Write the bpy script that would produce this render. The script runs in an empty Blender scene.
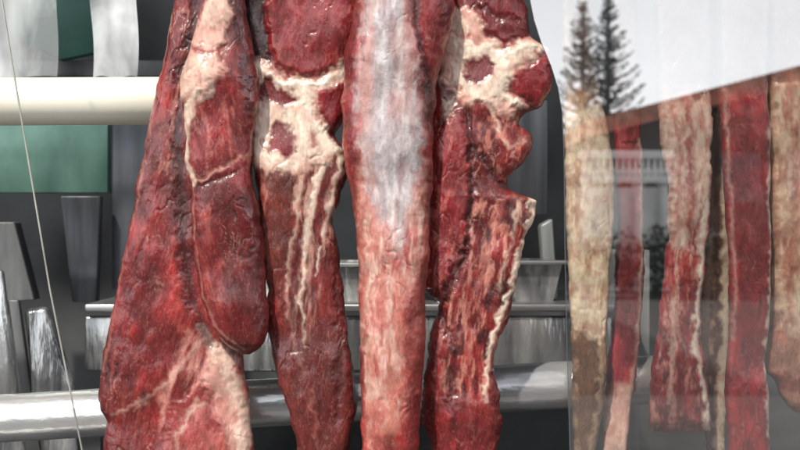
import bpy, bmesh, math, random
import numpy as np
from mathutils import Vector
C = bpy.context.scene.collection
random.seed(5)
R = math.radians
CZ = 1.5
PY = -0.12     # plane of the shop glass
def P(px, py, Y):
    d = 1+Y
    return ((px-400)/1000*d, Y, CZ-(py-225)/1000*d)
def S(px, py, Yp):   # a place in the street behind the viewer (what the glass mirrors)
    a = P(px, py, Yp)
    return (a[0], 2*PY-Yp, a[2])
# ---------------------------------------------------------------- materials
def nt(name):
    m = bpy.data.materials.new(name); m.use_nodes = True
    n = m.node_tree.nodes; l = m.node_tree.links
    return m, n, l, n['Principled BSDF']
def mat(name, base, rough=.5, metal=0, var=.25, scale=20, bump=.1, bscale=120, stretch=(1,1,1), second=None, spec=.5, bdist=.001):
    m, n, l, b = nt(name)
    tc = n.new('ShaderNodeTexCoord'); mp = n.new('ShaderNodeMapping'); mp.inputs['Scale'].default_value = stretch
    l.new(tc.outputs['Object'], mp.inputs[0])
    no = n.new('ShaderNodeTexNoise'); no.inputs['Scale'].default_value = scale; no.inputs['Detail'].default_value = 6
    l.new(mp.outputs[0], no.inputs['Vector'])
    rp = n.new('ShaderNodeValToRGB'); rp.color_ramp.elements[0].position = .3; rp.color_ramp.elements[1].position = .7
    s = second or tuple(c*(1-var*1.6) for c in base)
    rp.color_ramp.elements[0].color = (*s, 1); rp.color_ramp.elements[1].color = (*base, 1)
    l.new(no.outputs[0], rp.inputs[0]); l.new(rp.outputs[0], b.inputs['Base Color'])
    b.inputs['Roughness'].default_value = rough; b.inputs['Metallic'].default_value = metal
    b.inputs['Specular IOR Level'].default_value = spec
    n2 = n.new('ShaderNodeTexNoise'); n2.inputs['Scale'].default_value = bscale; n2.inputs['Detail'].default_value = 5
    l.new(mp.outputs[0], n2.inputs['Vector'])
    bu = n.new('ShaderNodeBump'); bu.inputs['Strength'].default_value = bump; bu.inputs['Distance'].default_value = bdist
    l.new(n2.outputs[0], bu.inputs['Height']); l.new(bu.outputs[0], b.inputs['Normal'])
    return m
def meatmat(name, rough, bump, fleck, fleckcol, coat=.5, dark=.5, cr=.12):
    m, n, l, b = nt(name)
    at = n.new('ShaderNodeAttribute'); at.attribute_name = 'tint'
    tc = n.new('ShaderNodeTexCoord')
    def noise(sc, det, st, ro=.6, di=.6):
        mp = n.new('ShaderNodeMapping'); mp.inputs['Scale'].default_value = st
        l.new(tc.outputs['Object'], mp.inputs[0])
        x = n.new('ShaderNodeTexNoise'); x.inputs['Scale'].default_value = sc; x.inputs['Detail'].default_value = det
        x.inputs['Roughness'].default_value = ro; x.inputs['Distortion'].default_value = di
        l.new(mp.outputs[0], x.inputs['Vector']); return x
    def mapr(src, a, c, lo, hi):
        x = n.new('ShaderNodeMapRange'); x.inputs[1].default_value = a; x.inputs[2].default_value = c
        x.inputs[3].default_value = lo; x.inputs[4].default_value = hi; l.new(src, x.inputs[0]); return x.outputs[0]
    v = noise(60, 3, (1, 1, .6), .5)
    mul = n.new('ShaderNodeMixRGB'); mul.blend_type = 'MULTIPLY'; mul.inputs[0].default_value = 1
    l.new(at.outputs['Color'], mul.inputs[1]); l.new(mapr(v.outputs[0], .3, .7, 1-dark*.8, 1+dark*.8), mul.inputs[2])
    f = noise(620, 3, (1, 1, .38), .6, .8)
    mx = n.new('ShaderNodeMixRGB'); l.new(mapr(f.outputs[0], .57, .70, 0, fleck), mx.inputs[0])
    l.new(mul.outputs[0], mx.inputs[1]); mx.inputs[2].default_value = (*fleckcol, 1)
    mx2 = n.new('ShaderNodeMixRGB'); mx2.blend_type = 'MULTIPLY'; l.new(mapr(f.outputs[0], .50, .34, 0, dark), mx2.inputs[0])
    l.new(mx.outputs[0], mx2.inputs[1]); mx2.inputs[2].default_value = (.34, .2, .18, 1)
    l.new(mx2.outputs[0], b.inputs['Base Color'])
    l.new(mapr(v.outputs[0], .35, .65, rough+.14, rough-.12), b.inputs['Roughness'])
    l.new(mapr(v.outputs[0], .42, .56, coat*.2, coat), b.inputs['Coat Weight']); b.inputs['Coat Roughness'].default_value = cr
    ad = n.new('ShaderNodeMath'); ad.operation = 'MULTIPLY_ADD'; ad.inputs[1].default_value = .22
    l.new(f.outputs[0], ad.inputs[0]); l.new(v.outputs[0], ad.inputs[2])
    bu = n.new('ShaderNodeBump'); bu.inputs['Strength'].default_value = bump; bu.inputs['Distance'].default_value = .0022
    l.new(ad.outputs[0], bu.inputs['Height']); l.new(bu.outputs[0], b.inputs['Normal']); l.new(bu.outputs[0], b.inputs['Coat Normal'])
    return m
MM = {0: ('muscle', meatmat('wet_muscle', .38, .75, .28, (.56, .20, .16), 1, .45, .09)),
      1: ('fat', meatmat('fat', .40, .5, .22, (.88, .72, .58), .7, .18)),
      2: ('bone', meatmat('cut_bone', .45, .5, .25, (.88, .78, .64), .4, .2)),
      3: ('silver_skin', meatmat('silver_skin', .22, .9, .08, (.84, .78, .76), 1, .12, .05))}
steel = mat('brushed_steel', (.70, .70, .70), .3, .9, .2, 18, .15, 200, (.15, 1, 1))
glowm = mat('glow_white_rail', (.95, .92, .78), .45, .05, .1, 7, .2, 40, (.6, 1, 1), second=(.80, .75, .58))  # the upper rail's warm glow is put into this pale cream colour
railm = mat('scuffed_glinting_rail', (.94, .93, .89), .20, .65, .1, 13, .8, 40, (.5, 1, 1), second=(.48, .49, .51), bdist=.002)  # colour smears stand for both scuffs and painted glints
def glassmat(name, k, smear=.4):
    m = bpy.data.materials.new(name); m.use_nodes = True
    n = m.node_tree.nodes; l = m.node_tree.links; n.clear()
    o = n.new('ShaderNodeOutputMaterial'); t = n.new('ShaderNodeBsdfTransparent'); g = n.new('ShaderNodeBsdfGlossy')
    g.inputs['Roughness'].default_value = .0; g.inputs['Color'].default_value = (1, .985, .96, 1)
    t.inputs[0].default_value = (.99, .99, .98, 1)
    mx = n.new('ShaderNodeMixShader'); tc = n.new('ShaderNodeTexCoord'); no = n.new('ShaderNodeTexNoise')
    no.inputs['Scale'].default_value = 3.5; no.inputs['Detail'].default_value = 3
    mp = n.new('ShaderNodeMapping'); mp.inputs['Scale'].default_value = (2.2, 1, .6)
    l.new(tc.outputs['Object'], mp.inputs[0]); l.new(mp.outputs[0], no.inputs['Vector'])
    r = n.new('ShaderNodeMapRange'); r.inputs[1].default_value = .3; r.inputs[2].default_value = .7
    r.inputs[3].default_value = k*(1-smear); r.inputs[4].default_value = k*(1+smear)
    l.new(no.outputs[0], r.inputs[0]); l.new(r.outputs[0], mx.inputs[0])
    l.new(t.outputs[0], mx.inputs[1]); l.new(g.outputs[0], mx.inputs[2]); l.new(mx.outputs[0], o.inputs[0])
    return m
# ---------------------------------------------------------------- helpers
def link(name, me, m, parent=None):
    o = bpy.data.objects.new(name, me); C.objects.link(o)
    if m: me.materials.append(m)
    if parent: o.parent = parent
    return o
def tag(o, label, cat, group=None, kind=None):
    o['label'] = label; o['category'] = cat
    if group: o['group'] = group
    if kind: o['kind'] = kind
    return o
def empty(name, loc, label, cat, group=None):
    o = bpy.data.objects.new(name, None); C.objects.link(o); o.location = loc
    return tag(o, label, cat, group)
def wloc(o):
    v = Vector((0, 0, 0))
    while o: v += o.location; o = o.parent
    return v
class MB:
    def __init__(s, b=None): s.b = b or bmesh.new()
    def box(s, x0, x1, y0, y1, z0, z1, bev=0):
        r = bmesh.ops.create_cube(s.b, size=1)
        for v in r['verts']:
            v.co = ((x0+x1)/2+v.co.x*(x1-x0), (y0+y1)/2+v.co.y*(y1-y0), (z0+z1)/2+v.co.z*(z1-z0))
        if bev:
            es = list({e for v in r['verts'] for e in v.link_edges})
            bmesh.ops.bevel(s.b, geom=es, offset=bev, segments=3, profile=.5, affect='EDGES')
        return s
    def tube(s, pts, rad, seg=24, cap=True):
        pts = [Vector(p) for p in pts]; rings = []
        for i, p in enumerate(pts):
            d = (pts[min(i+1, len(pts)-1)]-pts[max(i-1, 0)]).normalized()
            up = Vector((0, 0, 1)) if abs(d.z) < .9 else Vector((0, 1, 0))
            a = d.cross(up).normalized(); b = a.cross(d)
            rr = rad[i] if hasattr(rad, '__len__') else rad
            rings.append([s.b.verts.new(p+(a*math.cos(t)+b*math.sin(t))*rr) for t in [2*math.pi*k/seg for k in range(seg)]])
        for q, w in zip(rings, rings[1:]):
            for k in range(seg): s.b.faces.new((q[k], q[(k+1) % seg], w[(k+1) % seg], w[k]))
        if cap: s.b.faces.new(rings[0]); s.b.faces.new(rings[-1][::-1])
        return s
    def poly(s, pts, vec):
        v = [s.b.verts.new(p) for p in pts]; w = [s.b.verts.new(Vector(p)+Vector(vec)) for p in pts]
        s.b.faces.new(v); s.b.faces.new(w[::-1]); n = len(v)
        for k in range(n): s.b.faces.new((v[k], w[k], w[(k+1) % n], v[(k+1) % n]))
        return s
    def bevel(s, o):
        bmesh.ops.bevel(s.b, geom=s.b.edges[:], offset=o, segments=3, profile=.5, affect='EDGES'); return s
    def build(s, name, m, parent=None, smooth=False):
        bmesh.ops.recalc_face_normals(s.b, faces=s.b.faces)
        if parent is not None:
            w = wloc(parent)
            for v in s.b.verts: v.co -= w
        me = bpy.data.meshes.new(name); s.b.to_mesh(me); s.b.free()
        if smooth:
            for p in me.polygons: p.use_smooth = True
            try: me.set_sharp_from_angle(angle=R(35))
            except Exception: pass
        return link(name, me, m, parent)
# ---------------------------------------------------------------- numpy noise
def vn(x, y, seed):
    xi = np.floor(x).astype(np.int64); yi = np.floor(y).astype(np.int64)
    fx = x-xi; fy = y-yi; fx = fx*fx*(3-2*fx); fy = fy*fy*(3-2*fy)
    def h(a, b):
        n = (a*374761393 + b*668265263 + seed*1442695041) & 0xFFFFFFFF
        n = ((n ^ (n >> 13))*1274126177) & 0xFFFFFFFF
        n = (n ^ (n >> 16)) & 0xFFFF
        return n/32767.5-1
    return (h(xi, yi)*(1-fx)+h(xi+1, yi)*fx)*(1-fy)+(h(xi, yi+1)*(1-fx)+h(xi+1, yi+1)*fx)*fy
def fbm(x, y, seed, o=4):
    r = 0; a = .55
    for k in range(o):
        r = r+a*vn(x+17.3*k, y-9.1*k, seed+k); a *= .5
        x, y = 2*x, 2*y
    return r
def sdline(x, y, pts, closed=False):
    d = np.full(x.shape, 1e9); t = np.zeros(x.shape); ins = np.zeros(x.shape, bool)
    n = len(pts); m = n if closed else n-1
    for i in range(m):
        ax, ay = pts[i]; bx, by = pts[(i+1) % n]
        ex, ey = bx-ax, by-ay; L = ex*ex+ey*ey+1e-9
        q = np.clip(((x-ax)*ex+(y-ay)*ey)/L, 0, 1)
        dd = np.hypot(x-ax-q*ex, y-ay-q*ey); w = dd < d
        t = np.where(w, (i+q)/m, t); d = np.minimum(d, dd)
        if closed and ay != by:
            c = ((ay > y) != (by > y)) & (x < (bx-ax)*(y-ay)/(by-ay)+ax); ins ^= c
    if closed: return np.where(ins, -d, d), t
    return d, t
def sm(a, b, v):
    t = np.clip((v-a)/(b-a), 0, 1); return t*t*(3-2*t)
CREAM = (.80, .60, .47); PINK = (.50, .18, .14); RED = (.25, .020, .018); DK = (.06, .007, .008); TAN = (.50, .36, .22); MID = (.21, .015, .015)
BONE = (.84, .68, .54)
def pg(pts, col, h=0, reg=None, soft=2.5, warp=4, k=1, st=None): return ('p', pts, 0, col, soft, warp, h, reg, k, st)
def ln(pts, w, col, h=0, reg=None, soft=2, warp=3, k=1, st=None): return ('l', pts, w, col, soft, min(warp, 6), h, reg, k, st)
def meat(root, L, Rr, T, Yc, seed, base, ops, fang=0, hwref=40, names=None, bump=1., pw=4., step=1.0, lumps=1., ragged=1., pale=.35, pe_=.5):
    L = np.array(L, float); Rr = np.array(Rr, float)
    y0 = max(L[0, 1], Rr[0, 1]); y1 = min(L[-1, 1], Rr[-1, 1])
    ys = np.arange(y0, y1+.01, step)
    def sp(A):
        v = np.interp(ys, A[:, 1], A[:, 0]); k = np.array([1, 2, 3, 4, 3, 2, 1])/16.
        return np.convolve(np.pad(v, 3, mode='edge'), k, 'valid')
    xl, xr = sp(L), sp(Rr); xc = (xl+xr)/2; hw = np.maximum((xr-xl)/2, .6)
    nf = int(max(hw)*2/step); nb = nf//4
    th = np.linspace(-1, 1, nf+1); u = np.sin(th*math.pi/2)*.5+th*.5
    ub = np.linspace(1, -1, nb+2)[1:-1]
    uu = np.concatenate([u, ub]); fr = np.concatenate([np.ones(nf+1), -np.ones(nb)])
    prof = np.maximum(1-np.abs(uu)**pw, 0)**pe_
    X = xc[:, None]+hw[:, None]*uu[None]; Y = np.repeat(ys[:, None], len(uu), 1)
    X = X+ragged*(.5*fbm(X/4, Y/5, seed+50, 2)+2.6*fbm(X/24+5, Y/17, seed+60, 3))
    endf = np.sqrt(np.clip(np.minimum((ys-y0+.5), (y1-ys+.5))/12, 0, 1))
    Tr = T*np.clip(hw/hwref, .02, 1.1)**.6*endf
    ca, sa = math.cos(fang), math.sin(fang)
    bx_ = 7*fbm(X/40, Y/50, seed+7, 3)
    pe = X*ca+Y*sa+bx_; al = -X*sa+Y*ca
    fib = fbm(pe/1.8, al/10, seed+1, 3)
    big = fbm(X/34, Y/60, seed+2, 2); med = fbm(X/12, Y/18, seed+3, 2)
    patch = sm(-.3, .5, fbm(X/30+9, Y/50, seed+5, 4))
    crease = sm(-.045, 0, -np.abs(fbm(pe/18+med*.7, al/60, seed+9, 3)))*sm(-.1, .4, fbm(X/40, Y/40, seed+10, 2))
    h = big*5*lumps+med*1.3*bump+fib*.12*bump-crease*1.0*bump
    col = np.array(base)[None, None]*((1+.42*fib+.35*med)*(.55+.6*patch))[..., None]
    pl_ = sm(.15, .6, fbm(pe/3.2, al/12, seed+11, 4))*pale*.8
    col = col*(1-pl_[..., None])+np.array((.46, .12, .09))*pl_[..., None]
    web = sm(.045, .01, np.abs(fbm(pe/9+med, al/34, seed+14, 4)))*sm(0, .4, fbm(X/30, Y/40, seed+15, 2))*.5*(pale/.35)
    col = col*(1-web[..., None])+np.array((.64, .36, .29))*web[..., None]
    col = col*(1-.6*crease[..., None])  # shade along the creases put into the colour
    reg = np.zeros(X.shape, int)
    wx = fbm(X/9, Y/9, seed+21, 3); wy = fbm(X/9+40, Y/9, seed+22, 3)
    fx = fbm(X/3.2, Y/4, seed+23, 3)
    mott = sm(-.05, .5, fbm(X/6, Y/8, seed+24, 4))
    for i_, (kd, pts, w, c, soft, warp, hh, rg, k, st) in enumerate(ops):
        d, t = sdline(X+wx*warp*1.1, Y+wy*warp*1.1, pts, kd == 'p')
        if kd == 'l':
            ww = (w[0]+(w[1]-w[0])*t) if hasattr(w, '__len__') else w
            d = d-ww*(1+.6*wx)
        d = d+fx*1.3
        m = (1-sm(-soft, soft, d))*k
        if st: m = m*sm(st[0], st[1], fbm(pe/(st[2]), al/st[3], seed+80+i_, 4))
        if hh: h = h+hh*(1-sm(-5, 3, d))*k
        shade = (1+.2*fx+.2*fib+.15*med)[..., None]
        if c is not None:
            cc_ = np.array(c)[None, None]*shade
            q_ = {1: .5, 2: .35}.get(rg, 0)
            if q_: cc_ = cc_*(1-q_*mott[..., None])+np.array((.52, .19, .14))*q_*mott[..., None]
            col = col*(1-m[..., None])+cc_*m[..., None]
        if rg is not None: reg = np.where((m > .5) & (fr[None] > 0), rg, reg)
        elif c is not None: reg = np.where((m > .6) & (fr[None] > 0), 0, reg)
    edge = np.maximum(prof, 0)[None]
    D = np.where(fr[None] > 0, -Tr[:, None]*prof[None]-h*edge*endf[:, None], Tr[:, None]*.7*prof[None])
    D = D+6*fbm(Y/90, Y/90+X/200, seed+33, 2)
    s = 1+Yc
    co = np.stack([(X-400)/1000*s, Yc+D/1000, CZ-(Y-225)/1000*s], -1).reshape(-1, 3)
    co = co-np.array(wloc(root))
    nr, nc = X.shape
    i = np.arange(nr-1)[:, None]; j = np.arange(nc)[None]; j2 = (j+1) % nc
    F = np.stack([i*nc+j, (i+1)*nc+j, (i+1)*nc+j2, i*nc+j2], -1).reshape(-1, 4)
    me = bpy.data.meshes.new('t'); me.from_pydata(co.tolist(), [], F.tolist()); me.update()
    N = np.zeros(len(co)*3); me.vertices.foreach_get('normal', N); N = N.reshape(-1, 3)
    bpy.data.meshes.remove(me)
    fr_ = np.max(reg.reshape(-1)[F], 1)
    cc = np.clip(col, .004, .95).reshape(-1, 3)
    for r_ in sorted(set(fr_.tolist())):
        faces = F[fr_ == r_]
        idx, inv = np.unique(faces, return_inverse=True); inv = inv.reshape(-1, 4)
        fl = inv.tolist()
        if r_ == 0:
            mp = {int(a): b for b, a in enumerate(idx)}
            for cap in (list(range(nc)), list(range((nr-1)*nc, nr*nc))[::-1]):
                if all(q in mp for q in cap): fl.append([mp[q] for q in cap])
        nm, m = MM[r_]
        if names and r_ in names: nm = names[r_]
        me = bpy.data.meshes.new(nm); me.from_pydata(co[idx].tolist(), [], fl); me.update()
        a = me.color_attributes.new('tint', 'FLOAT_COLOR', 'POINT')
        q = np.ones((len(idx), 4)); q[:, :3] = cc[idx]; a.data.foreach_set('color', q.reshape(-1))
        for p in me.polygons: p.use_smooth = True
        me.normals_split_custom_set_from_vertices(N[idx].tolist())
        link(nm, me, m, root)

# ================================================================ THE FIVE FRONT CUTS
G1 = 'large beef cuts hanging behind the front glass'
a = empty('beef_cut', P(190, 520, .02), 'broad dark red slab of beef at far left with a rounded flap over it', 'meat', G1)
LA = [(190,-70),(178,-15),(172,20),(166,50),(157,90),(150,120),(143,160),(137,190),(129,235),(119,280),(111,320),(103,360),(100,395),(101,408),(108,420),(103,440),(106,470),(112,520)]
RA = [(248,-70),(252,-15),(256,60),(254,150),(250,250),(244,320),(242,350),(245,375),(250,410),(257,450),(262,480),(262,520)]
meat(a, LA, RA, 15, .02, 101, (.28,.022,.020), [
    pg([(190,330),(232,340),(246,380),(255,430),(266,520),(140,520),(175,440),(160,410)], (.58,.25,.20), 0, None, 8, 10, .9, (-.15,.4,6,22)),
    pg([(206,336),(230,348),(244,380),(252,430),(262,520),(236,520),(226,440),(210,400)], (.64,.37,.30), 2, 1, 6, 9, .7),
    pg([(175,400),(215,380),(230,430),(228,500),(160,500)], (.34,.05,.045), 2.5, None, 7, 8, .75),
    ln([(205,325),(224,355),(238,385),(246,420),(252,520)], (4,7), CREAM, 1.2, 1, 4, 6, .7),
    ln([(206,335),(184,368),(155,395),(118,412)], (2.4,.8), (.70,.44,.35), .6, None, 3, 6, .55),
    ln([(206,400),(186,420),(176,450)], (3,1), CREAM, .8, None, 3, 6, .5),
    ln([(175,-70),(170,30),(154,110),(142,190),(122,280),(106,370)], 1.6, (.55,.24,.2), .5, None, 2.5, 3, .5),
    ln([(205,-70),(196,40),(182,80),(181,150),(186,240),(195,300),(212,342)], 6, (.03,.004,.005), -2, None, 7, 3, .85),  # dark seam along the flap's edge, its shade painted onto the slab
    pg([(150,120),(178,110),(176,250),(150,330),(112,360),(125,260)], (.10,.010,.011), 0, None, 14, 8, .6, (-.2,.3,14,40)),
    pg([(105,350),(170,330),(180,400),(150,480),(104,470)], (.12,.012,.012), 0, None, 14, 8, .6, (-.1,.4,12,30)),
    ln([(160,150),(150,230),(135,300),(128,370)], 1.4, (.10,.008,.010), -1, None, 3, 5, .6),
    pg([(190,-20),(176,80),(160,180),(175,190),(190,90)], (.58,.24,.18), .5, None, 4, 9, .6, (0,.5,3,18)),
    ], fang=.3, hwref=60, pw=6, lumps=.8)
LB = [(206,-70),(205,0),(199,20),(189,50),(180,80),(182,100),(187,140),(185,160),(193,182),(192,220),(195,260),(201,300),(213,328),(228,346),(242,354)]
RB = [(245,-70),(245,-15),(248,20),(254,50),(259,80),(258,110),(252,150),(250,172),(258,200),(263,240),(267,290),(269,325),(266,342),(256,351),(248,354)]
meat(a, LB, RB, 20, -.004, 131, MID, [
    pg([(196,-70),(242,-70),(237,20),(226,50),(230,72),(216,92),(198,104),(172,102),(170,72),(186,50),(194,20)], (.68,.38,.30), 2.5, 1, 4, 7),
    pg([(208,-70),(238,-70),(234,10),(222,36),(208,24)], CREAM, 1.6, 1, 4, 6, .65),
    pg([(180,68),(200,58),(216,74),(208,94),(184,98)], CREAM, 2.2, 1, 4, 6, .6),
    ln([(196,48),(212,55),(228,50)], 2.4, (.30,.05,.04), -2.5, None, 3, 5, .8),
    ln([(184,80),(200,70),(206,84)], 1.2, (.42,.10,.08), -1.2, None, 2, 5, .5),
    ln([(206,-40),(208,0),(202,22)], 2, RED, -1, None, 3, 5, .7),
    ln([(212,92),(196,105),(188,125),(187,160),(196,186)], (6,3.2), CREAM, 1.8, 1, 3, 5),
    ln([(196,184),(215,174),(236,164),(250,156)], 1.3, (.54,.24,.18), -2, None, 2.5, 5, .75),
    ln([(200,190),(220,180),(240,172)], 2.5, DK, -2.5, None, 4, 4, .8),
    ln([(238,-20),(243,30),(249,75),(251,110)], 4, DK, -2, None, 4, 4, .8),
    pg([(196,110),(250,95),(248,160),(198,180)], (.5,.16,.12), 0, None, 5, 8, .5, (0,.5,3,12)),
    pg([(200,210),(225,200),(232,300),(215,310)], (.42,.09,.07), 0, None, 10, 8, .5, (-.1,.5,5,20)),
    ln([(196,190),(197,240),(204,290),(222,330),(245,348)], 1.0, (.6,.3,.24), .3, None, 1.5, 2, .5),
    ], fang=-.12, hwref=36, names={0: 'meat_flap', 1: 'fat_seam'}, lumps=.7, bump=.8, pw=3.4, pale=.25)

c = empty('beef_rib_chop', P(300, 520, .015), 'bone-in beef chop second from the left with sawn vertebra and pale streaks', 'meat', G1)
LC = [(232,-70),(236,-15),(240,30),(248,60),(246,80),(249,120),(250,150),(255,180),(261,210),(260,250),(267,290),(267,330),(276,370),(288,410),(297,440),(302,520)]
RC = [(370,-70),(368,20),(362,50),(354,70),(352,95),(343,118),(335,135),(347,155),(347,180),(337,205),(333,225),(340,260),(345,300),(350,340),(354,370),(357,400),(353,430),(349,450),(342,520)]
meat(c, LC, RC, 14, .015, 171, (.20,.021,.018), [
    pg([(225,-70),(262,-70),(268,10),(274,45),(268,66),(240,62)], (.030,.010,.010), -3, None, 4, 4),
    pg([(276,-70),(372,-70),(362,50),(345,66),(302,80),(278,68),(266,30)], (.22,.013,.014), 4, None, 3, 3),
    pg([(276,-70),(372,-70),(362,50),(345,66),(302,80),(278,68),(266,30)], (.42,.10,.08), 0, None, 6, 6, .45, (0,.5,4,8)),
    pg([(244,66),(252,56),(266,62),(290,82),(312,80),(352,58),(352,76),(328,92),(318,108),(328,134),(345,152),(332,163),(312,168),(300,176),(285,172),(262,178),(248,167),(246,120)], (.66,.40,.31), 1.6, 1, 4, 8),
    pg([(252,64),(264,66),(280,82),(306,86),(330,80),(322,92),(312,98),(314,112),(326,130),(338,154),(318,160),(300,166),(272,166),(254,160),(252,130),(258,112),(252,96)], BONE, 1, 2, 3.5, 8, .85),
    pg([(264,80),(276,84),(288,94),(300,97),(299,105),(284,110),(266,106),(259,94)], (.16,.018,.018), -2, None, 3.5, 7),
    pg([(270,130),(280,124),(292,127),(298,136),(297,150),(286,157),(273,156),(266,145)], (.17,.018,.018), -1.2, None, 4, 7),
    pg([(320,94),(352,76),(352,104),(340,132),(330,126),(318,110)], (.23,.015,.018), 3, None, 3, 4),
    pg([(310,132),(317,136),(320,146),(312,150)], (.26,.04,.035), -1, None, 3, 4, .8),
    ln([(250,62),(262,70),(280,86),(306,90),(330,82),(352,62)], (4,2), (.88,.76,.62), 1, 2, 2.5, 6, .85),
    ln([(306,92),(309,112),(324,134),(340,154)], (3.5,2.5), (.88,.76,.62), 1, 2, 2.5, 6, .85),
    ln([(254,100),(254,130),(258,162),(280,169),(306,164)], (2.5,3), (.84,.66,.52), .8, 2, 3, 6, .7),
    pg([(254,172),(290,174),(296,200),(288,260),(280,300),(266,280),(260,220)], (.14,.028,.020), 1, None, 5, 8, .85),
    pg([(292,166),(345,158),(334,215),(322,280),(315,330),(300,340),(290,300),(296,220)], (.56,.30,.23), 0, None, 9, 8, .85, (-.1,.45,4,30)),
    ln([(324,160),(314,200),(305,250),(301,300),(307,345)], (4.6,.3), BONE, 1, 1, 2.5, 4, .95),
    ln([(342,160),(332,200),(322,245),(317,275)], (2.6,.2), BONE, .8, 1, 2.5, 3, .9),
    ln([(302,168),(299,215),(289,262),(288,290)], (2.8,.2), (.72,.50,.38), .8, 1, 3, 4, .8),
    ln([(288,300),(296,340),(306,372)], (.8,1.6), (.62,.34,.27), .4, None, 3, 5, .6),
    ln([(268,170),(265,230),(272,300)], (1.8,.6), PINK, .5, None, 3, 5, .7),
    ln([(312,200),(297,260),(295,330)], 2, DK, -1.5, None, 4, 3, .6),
    ln([(338,280),(342,350),(336,420)], 5, DK, -2, None, 5, 5, .75),
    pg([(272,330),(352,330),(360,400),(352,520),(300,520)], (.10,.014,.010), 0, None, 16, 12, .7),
    ln([(312,390),(318,430),(330,500)], 1.1, PINK, .4, None, 3, 5, .5),
    ], fang=.06, hwref=45, pw=6, bump=1.1, ragged=1.1)

d = empty('beef_loin_strip', P(390, 520, -.02), 'long rounded beef strip in the middle sheathed in shiny pale silver skin', 'meat', G1)
LD = [(360,-70),(356,-15),(352,20),(344,60),(341,100),(342,140),(347,180),(355,220),(358,260),(359,320),(360,380),(361,430),(362,520)]
RD = [(440,-70),(452,-10),(456,5),(448,40),(441,65),(436,90),(433,130),(432,200),(429,250),(426,300),(425,350),(421,400),(418,450),(416,520)]
SK = [(368,-70),(402,-70),(405,20),(413,70),(422,120),(419,175),(408,215),(400,262),(390,240),(370,205),(362,150),(358,105),(365,50)]
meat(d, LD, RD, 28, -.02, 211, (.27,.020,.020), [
    pg([(360,130),(380,215),(405,205),(426,140),(424,300),(412,380),(400,430),(370,440),(361,330),(357,250)], (.52,.19,.14), 0, 1, 9, 8, .9),
    pg(SK, (.54,.33,.30), 0, 3, 8, 9, .85),
    pg(SK, (.44,.41,.42), 0, 3, 9, 9, .85, (-.5,.3,16,50)),
    pg(SK, (.74,.68,.65), .9, 3, 6, 8, .6, (.0,.6,8,40)),
    pg(SK, (.26,.12,.13), -.8, 3, 6, 8, .55, (.1,.6,8,34)),
    pg([(360,-70),(380,-70),(372,60),(372,150),(360,150),(358,60)], (.62,.30,.25), 0, 1, 5, 6, .6, (-.2,.4,5,26)),
    pg([(360,210),(424,200),(420,330),(404,420),(372,420)], (.80,.56,.47), .3, 1, 9, 9, .6, (.0,.5,5,24)),
    pg([(362,230),(424,220),(418,400),(370,400)], (.36,.05,.045), 0, None, 9, 9, .75, (.0,.5,7,26)),
    ln([(380,20),(386,80),(381,130),(388,190),(394,240)], (2.4,1), (.86,.82,.80), .8, 3, 4, 6, .5),
    ln([(398,60),(404,110),(398,160)], (1.6,1), (.84,.80,.78), .7, 3, 3, 6, .45),
    ln([(384,240),(392,300),(380,360),(386,420)], (2,1), (.82,.64,.55), .6, 1, 4, 6, .5),
    ln([(366,220),(369,290),(367,360),(371,450)], 1.4, CREAM, .5, None, 2.5, 5, .5),
    ln([(419,200),(421,280),(417,350)], 1.0, CREAM, .5, None, 2.5, 5, .45),
    pg([(404,300),(428,250),(422,520),(408,520),(400,420)], (.28,.03,.025), 1, None, 7, 7, .85),
    pg([(364,390),(384,410),(390,520),(360,520)], (.42,.10,.08), 0, None, 6, 8, .6),
    ln([(412,-70),(416,30),(426,80),(432,140)], 3.4, (.035,.004,.005), -3.5, None, 4, 3, .9),
    ln([(352,60),(350,140),(356,200)], 2.5, (.14,.010,.012), -.8, None, 3, 3, .6),
    ], fang=0, hwref=44, pw=2.4, bump=.9, lumps=.9, pe_=.6, pale=.2)

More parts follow.
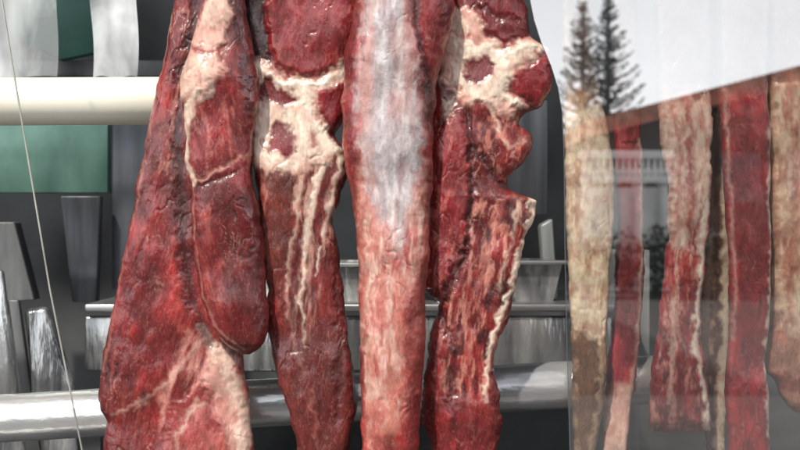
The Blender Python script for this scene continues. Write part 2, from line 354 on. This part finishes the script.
e = empty('beef_rib_chop', P(470, 520, .01), 'ragged bone-in beef chop with notched edge right of the silver-skinned strip', 'meat', G1)
LE = [(444,-70),(442,-15),(444,10),(436,30),(432,50),(430,80),(429,110),(429,140),(426,180),(428,220),(424,260),(421,285),(429,297),(440,302),(436,320),(428,345),(422,380),(420,420),(428,440),(438,520)]
RE = [(505,-70),(515,-15),(528,10),(531,38),(548,48),(554,65),(552,85),(541,107),(523,114),(517,125),(530,135),(532,150),(522,165),(507,178),(508,190),(521,195),(538,200),(534,215),(525,235),(520,270),(514,295),(508,320),(500,335),(494,355),(492,375),(500,395),(502,420),(498,440),(488,520)]
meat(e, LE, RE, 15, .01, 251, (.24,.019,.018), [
    pg([(470,-70),(515,-70),(530,20),(522,40),(500,47),(482,32)], (.16,.010,.012), 3, None, 4, 5),
    ln([(478,10),(500,22),(526,26)], 3, (.07,.006,.008), -2, None, 4, 5, .8),
    pg([(440,14),(462,6),(478,20),(486,42),(502,50),(530,38),(552,48),(528,62),(512,76),(506,96),(526,108),(508,118),(482,105),(462,104),(450,92),(440,80),(436,45)], (.66,.38,.30), 2, 1, 4, 8),
    pg([(442,20),(458,16),(468,34),(462,50),(444,54)], CREAM, 1.8, 1, 5, 6, .6),
    pg([(454,48),(478,48),(504,50),(530,48),(548,52),(518,62),(508,76),(502,98),(520,110),(496,106),(470,100),(454,86)], BONE, 1.2, 2, 3.5, 8, .85),
    pg([(462,62),(472,58),(486,60),(495,67),(493,79),(484,86),(470,84),(461,75)], (.15,.014,.015), -2, None, 3.5, 6),
    pg([(510,76),(530,64),(552,58),(552,84),(538,104),(516,98)], (.24,.015,.018), 3, None, 3, 4),
    ln([(456,46),(480,51),(504,56),(526,52),(548,52)], (3,2), (.88,.76,.62), 1, 2, 2.5, 6, .85),
    ln([(502,58),(503,78),(498,98),(520,110)], (3.5,2), (.88,.76,.62), 1, 2, 2.5, 6, .85),
    ln([(446,34),(460,40),(470,36)], 2, (.42,.08,.06), -1, None, 3, 5, .6),
    ln([(458,88),(448,105),(445,130),(450,150)], (4,.8), CREAM, 1, 1, 3, 5, .9),
    ln([(484,100),(496,126),(508,150),(522,140)], (3,1), (.74,.52,.40), .8, 1, 3, 5, .85),
    pg([(430,130),(462,110),(470,180),(466,250),(440,292),(420,284),(428,200)], (.21,.013,.015), 3.5, None, 3, 4),
    pg([(430,130),(462,110),(470,180),(466,250),(440,292),(420,284),(428,200)], (.46,.11,.08), 0, None, 5, 6, .5, (0,.45,3,12)),
    ln([(467,112),(472,180),(466,250),(446,298)], (2,4), (.045,.005,.006), -4.5, None, 5, 3, .85),
    ln([(476,150),(495,182),(508,188)], 3, (.04,.005,.006), -3.5, None, 4, 3, .85),
    pg([(480,115),(520,118),(528,150),(500,178),(478,150)], (.55,.19,.14), 0, None, 5, 8, .8, (-.05,.4,4,8)),
    pg([(468,200),(536,200),(505,320),(490,400),(440,400),(440,310)], (.58,.24,.18), 0, None, 6, 8, .8, (0,.4,4,16)),
    pg([(468,200),(536,200),(505,320),(490,400),(440,400),(440,310)], (.045,.005,.006), -1.6, None, 6, 8, .85, (.06,.42,7,17)),
    ln([(535,203),(525,240),(511,285),(495,325),(487,360),(486,400)], (4.4,1), (.86,.70,.56), 1.2, 1, 2.5, 5),
    ln([(518,205),(508,250),(496,290)], (2,.6), CREAM, .6, 1, 3, 5, .65),
    ln([(500,200),(488,250),(472,300),(452,350)], (1.8,.6), PINK, .6, None, 3, 5, .7),
    ln([(440,310),(455,350),(450,400),(460,460)], 4, DK, -2.5, None, 5, 5, .8),
    ln([(470,330),(466,380),(474,440)], 1.2, PINK, .5, None, 3, 5, .6),
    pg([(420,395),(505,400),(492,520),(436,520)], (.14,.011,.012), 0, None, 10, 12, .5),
    ], fang=.16, hwref=45, pw=5, bump=1.5, lumps=1.2, ragged=1.5)

# ================================================================ STRIPS BEHIND THE RIGHT PANE
G2 = 'narrow meat strips hanging behind the reflecting pane'
TOP = (.06, .04, .032)  # strip tops painted near-black so the pane's reflection covers them
def strip(label, L, Rr, T, Y, seed, base, ops, **k):
    r = empty('meat_strip', P((L[-1][0]+Rr[-1][0])/2, L[-1][1], Y), label, 'meat', G2)
    kk = dict(hwref=24, lumps=.6, bump=1., pw=7, ragged=.8, pale=.3); kk.update(k)
    meat(r, L, Rr, T, Y, seed, base, ops, **kk)
strip('tan fatty meat strip nearest the pane edge with a dark mottled lower end', [(560,-70),(562,60),(564,100),(565,200),(569,300),(572,370),(572,410),(578,520)],
      [(592,-70),(596,60),(606,120),(613,160),(614,210),(610,260),(606,330),(606,400),(596,450),(592,520)], 10, .03, 301, (.52,.32,.18), [
    pg([(556,110),(600,110),(614,170),(608,330),(592,348),(572,330),(562,200)], (.90,.72,.50), 0, 1, 6, 9),
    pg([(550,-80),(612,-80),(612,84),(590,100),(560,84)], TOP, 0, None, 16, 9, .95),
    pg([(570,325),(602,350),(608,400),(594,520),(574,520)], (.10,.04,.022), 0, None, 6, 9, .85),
    pg([(562,120),(612,120),(610,330),(570,330)], (.48,.24,.13), 0, None, 6, 8, .7, (0,.5,6,18)),
    ln([(600,345),(598,400),(590,450)], 2, TAN, 1, None, 3, 5, .7)], pale=.1)
strip('thin purplish red meat strip with a pale pink tip beside the tan strip', [(614,-70),(611,80),(614,150),(616,220),(614,300),(608,360),(602,410),(602,450),(606,520)],
      [(634,-70),(640,100),(643,200),(643,280),(640,340),(635,380),(629,420),(622,470),(618,520)], 10, .05, 321, (.46,.04,.05), [
    ln([(640,140),(641,200),(638,320),(624,430)], 1.4, CREAM, .5, 1, 2.5, 3, .8),
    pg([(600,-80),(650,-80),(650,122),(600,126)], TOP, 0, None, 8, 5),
    pg([(600,395),(634,380),(626,520),(600,520)], (.80,.50,.40), 0, 1, 8, 8)])
strip('ragged marbled meat strip with thick cream fat ending above the frame bottom', [(652,-70),(656,90),(660,140),(666,180),(668,230),(662,290),(655,340),(650,370),(648,400),(650,425),(653,432)],
      [(710,-70),(710,100),(711,170),(709,215),(705,260),(699,310),(701,350),(707,390),(712,420),(712,430),(710,435)], 12, .02, 341, (.42,.035,.035), [
    pg([(652,100),(712,96),(710,190),(696,206),(690,250),(668,250),(658,150)], (.92,.66,.52), 1, 1, 5, 8),
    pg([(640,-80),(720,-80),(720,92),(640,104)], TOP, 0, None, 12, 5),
    ln([(684,100),(688,190),(684,270),(676,330)], 3, (.42,.05,.04), 0, None, 3, 5, .8),
    ln([(664,90),(676,150),(672,250)], 2, (.60,.18,.13), 0, None, 3, 5, .7),
    pg([(660,110),(708,110),(704,200),(672,210)], (.65,.22,.16), 0, None, 5, 8, .7, (0,.45,5,16)),
    pg([(655,240),(700,230),(706,430),(650,430)], (.78,.36,.27), 0, None, 6, 8, .7, (-.05,.4,4,16)),
    pg([(655,330),(700,330),(706,430),(650,430)], (.10,.010,.01), -1, None, 6, 8, .8, (0,.4,5,12)),
    ln([(702,200),(697,270),(691,340),(702,400),(708,430)], (3.4,2), (.94,.80,.66), 1, 1, 2.5, 4),
    ln([(676,240),(670,320),(666,400)], 1.8, CREAM, .5, None, 2, 5, .5)], bump=1.3, ragged=1.3)
strip('slim brown and cream fat-edged meat strip tucked between two red strips', [(704,-70),(706,100),(710,180),(708,240),(702,320),(700,370),(704,410),(706,445),(710,520)],
      [(728,-70),(728,100),(729,200),(730,280),(730,350),(728,400),(726,450),(722,520)], 7, .045, 361, (.24,.11,.06), [
    pg([(720,170),(734,170),(732,330),(722,460),(712,460),(720,330)], (.92,.74,.54), .6, 1, 3, 5),
    pg([(704,230),(714,235),(710,330),(706,400),(698,380)], (.60,.42,.27), .5, 1, 3, 6, .8),
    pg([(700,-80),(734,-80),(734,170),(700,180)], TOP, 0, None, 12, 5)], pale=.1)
strip('smooth dark red slab strip with straight sides and thin pale right edge', [(716,-70),(718,100),(723,180),(728,260),(728,340),(724,390),(727,430),(728,520)],
      [(766,-70),(767,95),(770,160),(769,240),(768,310),(764,360),(768,400),(768,450),(764,520)], 11, .015, 381, (.44,.034,.038), [
    ln([(767,90),(769,160),(768,260),(765,340),(768,460)], 2.8, (.92,.70,.58), .6, 1, 2.5, 3),
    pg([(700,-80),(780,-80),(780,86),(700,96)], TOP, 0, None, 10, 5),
    ln([(722,90),(726,160),(731,260),(730,340)], 1.5, (.7,.38,.3), .4, None, 2, 3, .7),
    ln([(742,110),(738,250),(744,400)], 3, (.20,.014,.016), -.6, None, 5, 5, .6)], ragged=.6, lumps=.4, bump=.8)
strip('pinkish tan fatty strip at the right edge of the frame', [(764,-70),(767,80),(770,180),(771,280),(768,340),(764,372),(774,380),(780,394),(788,406),(796,412)],
      [(850,-70),(846,80),(842,200),(842,300),(846,370),(848,392),(846,400),(840,406),(830,410),(822,412)], 12, .03, 401, (.58,.28,.18), [
    pg([(768,84),(800,84),(806,200),(800,330),(776,330),(770,200)], (.94,.68,.48), 1, 1, 6, 10),
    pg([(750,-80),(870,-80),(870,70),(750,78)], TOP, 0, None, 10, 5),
    ln([(786,80),(790,200),(784,320)], 3, (.50,.16,.11), -1, None, 4, 5, .7),
    pg([(768,90),(812,90),(812,360),(770,360)], (.60,.22,.15), 0, None, 6, 9, .75, (.02,.45,6,22)),
    ln([(764,376),(790,384),(830,384)], 8, (.26,.03,.025), 1, None, 4, 5, .85)], ragged=1.)

# ================================================================ INSIDE THE SHOP
def rail(name, label, p0, p1, rad, m):
    r = empty(name, p0, label, 'rail', 'horizontal steel rails behind the meat')
    n = 12; pts = [tuple(p0[i]+(p1[i]-p0[i])*k/n for i in range(3)) for k in range(n+1)]
    MB().tube(pts, rad, 48, False).build('tube', m, r, True)
    d = Vector(p1)-Vector(p0); d.normalize()
    for p, s in ((Vector(p0), -1), (Vector(p1), 1)):
        MB().tube([p, p+d*s*.004, p+d*s*.007], [rad, rad*.96, rad*.7], 48).build('end_cap', steel, r, True)
rail('steel_rail', 'thick pale rail low across the picture behind the meat', P(-260, 434, .075), P(665, 379, .075), .0255, railm)
rail('steel_rail', 'creamy white rail at upper left ending behind the meat', P(-260, 103, .10), P(330, 100, .10), .0262, glowm)
wallm = mat('dark_tiled_wall', (.11, .115, .115), .35, 0, .55, 4, .3, 30)
w = MB().box(-1.6, 1.6, .80, .86, .4, 2.6).build('wall', wallm); tag(w, 'dark grey shop wall behind the rails', 'wall', kind='structure')
w = MB().box(-1.66, -1.6, -.1, .86, .4, 2.6).box(1.6, 1.66, -.1, .86, .4, 2.6).build('side_wall', wallm); tag(w, 'dark shop side walls', 'wall', kind='structure')
fl = MB().box(-1.6, 1.6, -.1, .80, 1.04, 1.08).build('counter_top', mat('dark_counter', (.05,.05,.052), .3)); tag(fl, 'dark counter surface below the hanging meat', 'counter')
cl = MB().box(-1.66, 1.66, -.1, .86, 2.6, 2.66).build('ceiling', wallm); tag(cl, 'shop ceiling', 'ceiling', kind='structure')
def bxp(px0, py0, px1, py1, Y, th, name, m, label=None, cat=None, bev=.002, group=None, parent=None):
    a_ = P(px0, py1, Y); b_ = P(px1, py0, Y)
    o = MB().box(a_[0], b_[0], Y, Y+th, a_[2], b_[2], bev).build(name, m, parent, True)
    if label: tag(o, label, cat, group)
    return o
def slab(pts, Y, th, name, m, label=None, cat=None, parent=None, bev=.002):
    o = MB().poly([P(x, y, Y) for x, y in pts], (0, th, 0)).bevel(bev).build(name, m, parent, True)
    if label: tag(o, label, cat)
    return o
green = mat('green_board', (.14, .27, .22), .25, .2, .5, 5, .3, 10, (2.0, 1, .8), second=(.015,.05,.045), bdist=.006)
pale = mat('pale_panel', (.40, .41, .40), .4, .1, .5, 9, .1, 30, (2, 1, .3), second=(.05,.055,.06))
slate = mat('slate_steel', (.16, .17, .19), .35, .5, .5, 12, .15, 60, (2.5, 1, .25), second=(.03,.034,.038))
bright = mat('mirror_steel', (.84,.84,.82), .22, .8, .3, 16, .7, 16, (2.2, 1, .4), second=(.14,.15,.16), bdist=.010)
bxp(-60, 124, 108, 193, .40, .02, 'teal_board', green, 'muted teal board under the upper rail at left', 'board')
slab([(-30,222),(14,222),(34,300),(-30,304)], .6, .03, 'wall_plate', pale, 'pale grey plate on the shop wall at left', 'plate')
bxp(112, 118, 170, 290, .62, .04, 'cabinet', slate, 'narrow slate cabinet left of the broad beef slab', 'cabinet')
slab([(60,196),(100,196),(96,302),(72,302)], .58, .02, 'dull_panel', slate, 'dull slate panel beside the thin wire', 'panel')
r = empty('reflection_steel', P(30, 470, .32), 'leaning bright steel standing in for glass reflections at lower left', 'stand')  # steel pieces built in place of soft glass reflections
slab([(-14,270),(2,270),(30,500),(4,500)], .30, .01, 'plate', bright, None, None, r, .004)
slab([(22,310),(46,306),(72,384),(84,500),(44,500),(32,400)], .33, .02, 'panel', bright, None, None, r, .009)
slab([(8,300),(18,300),(38,440),(28,440)], .36, .01, 'brace', pale, None, None, r)
bxp(500, 100, 548, 215, .5, .05, 'cabinet', slate, 'slate blue cabinet showing right of the ragged chop', 'cabinet')
slab([(540,225),(553,218),(558,300),(546,300)], .42, .03, 'leaning_plate', pale, 'pale leaning plate under the slate cabinet by the pane edge', 'plate', None, .004)
bxp(596, 250, 650, 380, .45, .05, 'grey_door', pale, 'grey cabinet door seen between strips at right', 'cabinet')
sh = empty('steel_shelf', P(350, 345, .36), 'stainless shelf running behind the lower rail', 'shelf')
bxp(84, 304, 640, 312, .36, .30, 'shelf_board', steel, None, None, .003, None, sh)
bxp(84, 316, 640, 372, .37, .01, 'front_lip', bright, None, None, .004, None, sh)
bxp(100, 374, 110, 520, .38, .03, 'leg', slate, None, None, .002, None, sh)
bxp(628, 374, 640, 520, .38, .03, 'leg', slate, None, None, .002, None, sh)
def tray(px0, px1, py0, py1, Y, label):
    r = empty('steel_tray', P((px0+px1)/2, py1, Y), label, 'tray', 'steel trays on the shelf')
    a_ = P(px0, py1, Y); b_ = P(px1, py0, Y)
    bm = bmesh.new(); x0, x1, z0, z1 = a_[0], b_[0], a_[2], b_[2]; ins = .012
    def ring(dx, z, yy0, yy1):
        return [bm.verts.new(p) for p in ((x0+dx, yy0, z), (x1-dx, yy0, z), (x1-dx, yy1, z), (x0+dx, yy1, z))]
    rs = [ring(-.008, z1, Y-.008, Y+.168), ring(0, z1, Y, Y+.16), ring(ins, z0, Y+ins, Y+.16-ins)]
    for p, q in zip(rs, rs[1:]):
        for k in range(4): bm.faces.new((p[k], p[(k+1) % 4], q[(k+1) % 4], q[k]))
    bm.faces.new(rs[-1])
    o = MB(bm).build('pan', bright, r); s_ = o.modifiers.new('s', 'SOLIDIFY'); s_.thickness = .0015
    MB().tube([(x0-.008, Y-.008, z1), (x1+.008, Y-.008, z1)], .003, 10).build('rim', steel, r, True)
tray(430, 502, 276, 303, .38, 'steel tray on the shelf below the ragged chop')
tray(506, 562, 262, 303, .40, 'deeper steel tray near the pane edge')
tray(330, 420, 264, 303, .40, 'steel tray on the shelf behind the silver-skinned strip')
tray(240, 320, 280, 303, .40, 'steel tray behind the second cut from the left')
pl, n, l, b = nt('cloudy_reflection')  # cloudy see-through material for the sheets that stand in for glass reflections
n_ = n.new('ShaderNodeTexNoise'); n_.inputs['Scale'].default_value = 8; n_.inputs['Distortion'].default_value = .8; n_.inputs['Detail'].default_value = 4
tcp = n.new('ShaderNodeTexCoord'); l.new(tcp.outputs['Object'], n_.inputs['Vector'])
rp = n.new('ShaderNodeMapRange'); rp.inputs[1].default_value = .35; rp.inputs[2].default_value = .65; rp.inputs[3].default_value = .25; rp.inputs[4].default_value = .85
b.inputs['Base Color'].default_value = (.90, .94, .94, 1); l.new(n_.outputs[0], rp.inputs[0]); l.new(rp.outputs[0], b.inputs['Alpha']); b.inputs['Roughness'].default_value = .4
def sheet(px0, px1, py0, py1, Y, seed, name, label, m=pl):
    bm = bmesh.new(); nx, ny = 40, 60; g = []
    xs, ysn = np.meshgrid(np.linspace(0, 1, nx), np.linspace(0, 1, ny))
    ww = fbm(xs*3, ysn*1.0, seed, 2)*.004+.0006*fbm(xs*12, ysn*6, seed+4, 2)
    for j in range(ny):
        row = []
        for i in range(nx):
            u = i/(nx-1); v = j/(ny-1)
            x, y, z = P(px0+(px1-px0)*(.5+(u-.5)*(1-.08*v))+2*math.sin(v*6+seed), py0+(py1-py0)*v+1.2*math.sin(u*9+seed), Y)
            row.append(bm.verts.new((x, y+float(ww[j, i]), z)))
        g.append(row)
    for j in range(ny-1):
        for i in range(nx-1): bm.faces.new((g[j][i], g[j][i+1], g[j+1][i+1], g[j+1][i]))
    o = MB(bm).build(name, m, None, True); tag(o, label, 'reflection stand-in'); return o
sheet(90, 138, -60, 77, .34, 3, 'reflection_sheet', 'cloudy pale sheet standing in for glass reflections above the upper rail')  # sheet added in place of a pale reflection on the glass
sheet(-60, 60, -60, 77, .38, 9, 'sky_reflection_sheet', 'pale sheet standing in for reflected sky in the top left corner')  # sheet added where the glass would mirror pale sky
slab([(10,-60),(100,-60),(96,52),(60,60),(14,36)], .60, .02, 'roof_reflection_board', mat('dark_green', (.06,.18,.14), .4, 0, .5, 7), 'dark green board standing in for a reflected roof at top left', 'board')  # board added where the glass would mirror a dark green roof
bxp(-60, 60, 170, 76, .70, .02, 'wall_shelf', pale, 'pale wall shelf just above the upper rail', 'shelf')
wp = [P(*p, -.03) for p in [(-4,-60),(2,0),(10,50),(20,110),(30,170),(40,230),(50,290),(62,350),(72,400),(82,450),(92,520)]]
o = MB().tube(wp, .0009, 8).build('thin_wire', mat('pale_wire', (.55,.55,.48), .4, .3), None, True); tag(o, 'thin pale wire slanting down the left edge', 'wire')

# ================================================================ SHOP GLASS
g2 = glassmat('reflecting_glass', .43, .08)
edge = [(524,-300),(530,0),(534,20),(541,42),(551,66),(558,88),(562,112),(564,150),(565,250),(567,350),(570,450),(572,640)]
ep = [P(*p, PY) for p in edge]
bm = bmesh.new(); lv = [bm.verts.new(p) for p in ep]; rv = [bm.verts.new((1.6, PY, p[2])) for p in ep]
for k in range(len(ep)-1): bm.faces.new((lv[k], lv[k+1], rv[k+1], rv[k]))
root = empty('glass_pane', ep[-1], 'reflecting glass pane on the right mirroring sky, conifers and a roof', 'glass pane')
MB(bm).build('pane', g2, root)
MB().tube(ep, .0003, 8).build('glass_edge', mat('glass_edge', (.12,.13,.13), .6), root, True)

# ================================================================ STREET MIRRORED IN THE GLASS
g = MB().box(-300, 300, -300, -1.8, -.5, 0).build('road', mat('asphalt', (.05,.05,.052), .8, 0, .3, 3, .2)); tag(g, 'asphalt road', 'road', kind='structure')
g = MB().box(-300, 300, -1.8, -.1, -.5, .12).build('pavement', mat('pavement', (.20,.19,.18), .8, 0, .3, 3, .2)); tag(g, 'pavement', 'pavement', kind='structure')
terra = mat('roof_tiles', (.55, .20, .13), .7, 0, .5, 2.5, .5, 12, (1,1,1), bdist=.05)
whitew = mat('white_render', (.92, .92, .90), .6, 0, .15, 1.6, .1)
dimw = mat('dark_brown_wall', (.10, .07, .055), .8, 0, .4, 1.5, .1)  # dark colour lets the strips show through the mirrored wall
glz = mat('window_glass', (.03,.035,.04), .1)
Yh = 24
base = S(700, 225, Yh); h_ = empty('house', (base[0], base[1], 0), 'house with red tiled roof and white balcony mirrored in the right pane', 'house')
x0 = S(604, 0, Yh)[0]; x1 = S(1100, 0, Yh)[0]; yf = 2*PY-Yh
def zz(py): return S(0, py, Yh)[2]
MB().poly([(x0, yf, 0), (x1, yf, 0), (x1, yf, zz(128)), ((x0+x1)/2, yf, zz(62)), (x0, yf, zz(132))], (0, -8, 0)).build('wall', dimw, h_)
MB().poly([(x0-.5, yf+.6, zz(139)), ((x0+x1)/2, yf+.6, zz(73)), ((x0+x1)/2, yf+.6, zz(53)), (x0-.5, yf+.6, zz(123))], (0, -9, 0)).build('roof', terra, h_)
MB().poly([(x1+.5, yf+.6, zz(139)), ((x0+x1)/2+.003, yf+.6, zz(73)), ((x0+x1)/2+.003, yf+.6, zz(53)), (x1+.5, yf+.6, zz(123))], (0, -9, 0)).build('roof', terra, h_)
for pxw in (675, 740, 806):
    a_ = S(pxw, 200, Yh)[0]
    f_ = MB().box(a_-.6, a_+.6, yf, yf+.06, zz(205), zz(150)).build('window', dimw, h_)
    MB().box(a_-.5, a_+.5, yf+.06, yf+.07, zz(202), zz(153)).build('pane', glz, f_)
bx0 = S(566, 0, Yh)[0]; bx1 = S(648, 0, Yh)[0]
b_ = MB().box(bx0, bx1, yf+1.9, yf+2.2, zz(186), zz(180)).build('balcony', whitew, h_)
MB().box(bx0-.03, bx1+.03, yf+1.98, yf+2.24, zz(164), zz(157)).build('handrail', whitew, b_)
for k in range(14):
    xx = bx0+.08+(bx1-bx0-.16)*k/13
    MB().tube([(xx, yf+2.11, zz(180)), (xx, yf+2.11, zz(177)), (xx, yf+2.11, zz(172)), (xx, yf+2.11, zz(164))], [.045, .08, .045, .045], 8).build('baluster', whitew, b_, True)
for k in range(4):
    xx = bx0+.15+(bx1-bx0-.3)*k/3
    MB().tube([(xx, yf+2.05, 0), (xx, yf+2.05, zz(190)), (xx, yf+2.05, zz(186))], [.12, .10, .18], 14).build('column', whitew, b_, True)
MB().box(bx0, bx1, yf+1.8, yf+1.9, 0, zz(190)).build('porch_wall', whitew, b_)
Yb = 11; yb = 2*PY-Yb
tb = empty('sky_blocker', (S(340, 0, Yb)[0], yb, 0), 'tall dim block added across the street to keep sky reflections off the meat', 'building')  # block added behind the viewer to cut sky glare over the meat
xa, xb = S(140, 0, Yb)[0], S(526, 0, Yb)[0]
dk = mat('dim_facade', (.075,.075,.07), .8, 0, .3, 1, .1)
MB().box(xa, xb, yb-8, yb, 0, S(0, -20, Yb)[2]).build('wall', dk, tb)
for i in range(4):
    for j in range(2):
        cx = xa+.8+i*1.1; cz = 1.4+j*1.4
        f_ = MB().box(cx-.3, cx+.3, yb, yb+.05, cz, cz+1).build('window', dimw, tb)
        MB().box(cx-.25, cx+.25, yb+.05, yb+.06, cz+.05, cz+.95).build('pane', glz, f_)
leafm = mat('conifer_needles', (.045,.062,.05), .7, 0, .4, 8, 0); bark = mat('bark', (.10,.07,.05), .9, 0, .3, 8, .3)
def conifer(px, tip, Yt, label, seed, wid):
    rnd = random.Random(seed)
    q = S(px, tip, Yt); H = q[2]; r = empty('conifer_tree', (q[0], q[1], 0), label, 'tree', 'conifers across the street')
    MB().tube([(q[0], q[1], 0), (q[0], q[1], H*.5), (q[0], q[1], H)], [.22, .11, .03], 10).build('trunk', bark, r, True)
    bm = bmesh.new(); zlo = H*.15; z = H-.1
    while z > zlo:
        f = (H-z)/(H-zlo); Lb = .12+wid*min(1, (f*1.5))**.9
        for k in range(8):
            an = k*math.pi/4+rnd.uniform(-.3, .3); L_ = Lb*rnd.uniform(.6, 1.15); n = max(3, int(L_/.06)); zo = rnd.uniform(-.12, .12)
            dx, dy = math.cos(an), math.sin(an)
            for s in range(n):
                t = (s+.5)/n; x = q[0]+dx*L_*t; y = q[1]+dy*L_*t; zz_ = z+zo+.55*L_*t*t-.15*L_*t
                for w_ in range(4):
                    s_ = rnd.uniform(.04, .10)
                    v = [bm.verts.new((x+rnd.uniform(-1, 1)*s_, y+rnd.uniform(-1, 1)*s_, zz_+rnd.uniform(-.5, 1.3)*s_)) for _ in range(3)]
                    bm.faces.new(v)
        z -= .20+.14*f
    MB(bm).build('crown', leafm, r)
conifer(583, 4, 34, 'slim conifer mirrored nearest the pane edge', 1, 1.5)
conifer(608, -2, 36, 'slim conifer just behind and right of its twin in the reflection', 2, 1.6)
def shrub(px, py, Ys, rad, seed, label):
    rnd = random.Random(seed); q = S(px, py, Ys); r = empty('shrub', (q[0], q[1], 0), label, 'shrub', 'shrubs below the balcony')
    MB().tube([(q[0], q[1], 0), (q[0], q[1], q[2]*.8)], [.05, .03], 8).build('stem', bark, r)
    bm = bmesh.new()
    for k in range(900):
        while True:
            p = [rnd.uniform(-1, 1) for _ in range(3)]
            if sum(c*c for c in p) < 1: break
        s_ = rnd.uniform(.05, .12)
        c_ = (q[0]+p[0]*rad, q[1]+p[1]*rad*.6, max(.05, q[2]*.55+p[2]*q[2]*.5*(1+.3*math.sin(p[0]*7+seed))))
        bm.faces.new([bm.verts.new((c_[0]+rnd.uniform(-1, 1)*s_, c_[1]+rnd.uniform(-1, 1)*s_, c_[2]+rnd.uniform(-1, 1)*s_)) for _ in range(3)])
    MB(bm).build('leaves', leafm, r)
for i, (px, py, rd, lb) in enumerate([(572, 236, .9, 'shrub below the left end of the balcony'), (604, 246, .8, 'low shrub below the middle of the balcony'), (640, 232, .9, 'shrub below the right end of the balcony'), (690, 225, 1.0, 'wide shrub right of the balcony')]):
    shrub(px, py, 20, rd, i+3, lb)

# ================================================================ LIGHT, SKY, CAMERA
W = bpy.data.worlds.new('World'); bpy.context.scene.world = W; W.use_nodes = True
n = W.node_tree.nodes; l = W.node_tree.links; bg = n['Background']; bg.inputs[1].default_value = .12
sk = n.new('ShaderNodeTexSky'); sk.sky_type = 'NISHITA'; sk.sun_disc = False; sk.sun_elevation = R(50); sk.sun_rotation = R(210)
tc = n.new('ShaderNodeTexCoord'); mp = n.new('ShaderNodeMapping'); mp.inputs['Scale'].default_value = (1, 1, 2.5)
no = n.new('ShaderNodeTexNoise'); no.inputs['Scale'].default_value = 1.6; no.inputs['Detail'].default_value = 5
l.new(tc.outputs['Generated'], mp.inputs[0]); l.new(mp.outputs[0], no.inputs['Vector'])
rg = n.new('ShaderNodeMapRange'); rg.inputs[1].default_value = .3; rg.inputs[2].default_value = .6; rg.inputs[3].default_value = .7; rg.inputs[4].default_value = 1
l.new(no.outputs[0], rg.inputs[0])
sx = n.new('ShaderNodeSeparateXYZ'); l.new(tc.outputs['Generated'], sx.inputs[0])
hz = n.new('ShaderNodeMapRange'); hz.inputs[1].default_value = .15; hz.inputs[2].default_value = .5; hz.inputs[3].default_value = 1.3; hz.inputs[4].default_value = .45
l.new(sx.outputs[2], hz.inputs[0])
cm = n.new('ShaderNodeVectorMath'); cm.operation = 'SCALE'; cm.inputs[0].default_value = (12.9, 13.3, 14.0); l.new(hz.outputs[0], cm.inputs['Scale'])
mx = n.new('ShaderNodeMixRGB'); l.new(rg.outputs[0], mx.inputs[0]); l.new(sk.outputs[0], mx.inputs[1]); l.new(cm.outputs[0], mx.inputs[2])
l.new(mx.outputs[0], bg.inputs[0])
sd = bpy.data.lights.new('sun', 'SUN'); sd.energy = 4.4; sd.angle = R(2); sd.color = (1, .94, .86)
so = bpy.data.objects.new('sun', sd); C.objects.link(so)
az = R(-30); el = R(50)
src = Vector((math.sin(az)*math.cos(el), -math.cos(az)*math.cos(el), math.sin(el)))
so.rotation_euler = src.to_track_quat('Z', 'Y').to_euler()
cam = bpy.data.cameras.new('camera'); co = bpy.data.objects.new('camera', cam); C.objects.link(co)
co.location = (0, -1, CZ); co.rotation_euler = (R(90), 0, 0); cam.lens = 45; cam.sensor_width = 36; cam.clip_end = 1000; cam.clip_start = .01
cam.dof.use_dof = True; cam.dof.focus_distance = 1.0; cam.dof.aperture_fstop = 9
bpy.context.scene.camera = co
vs_ = bpy.context.scene.view_settings; vs_.view_transform = 'Standard'; vs_.look = 'None'; vs_.exposure = 0
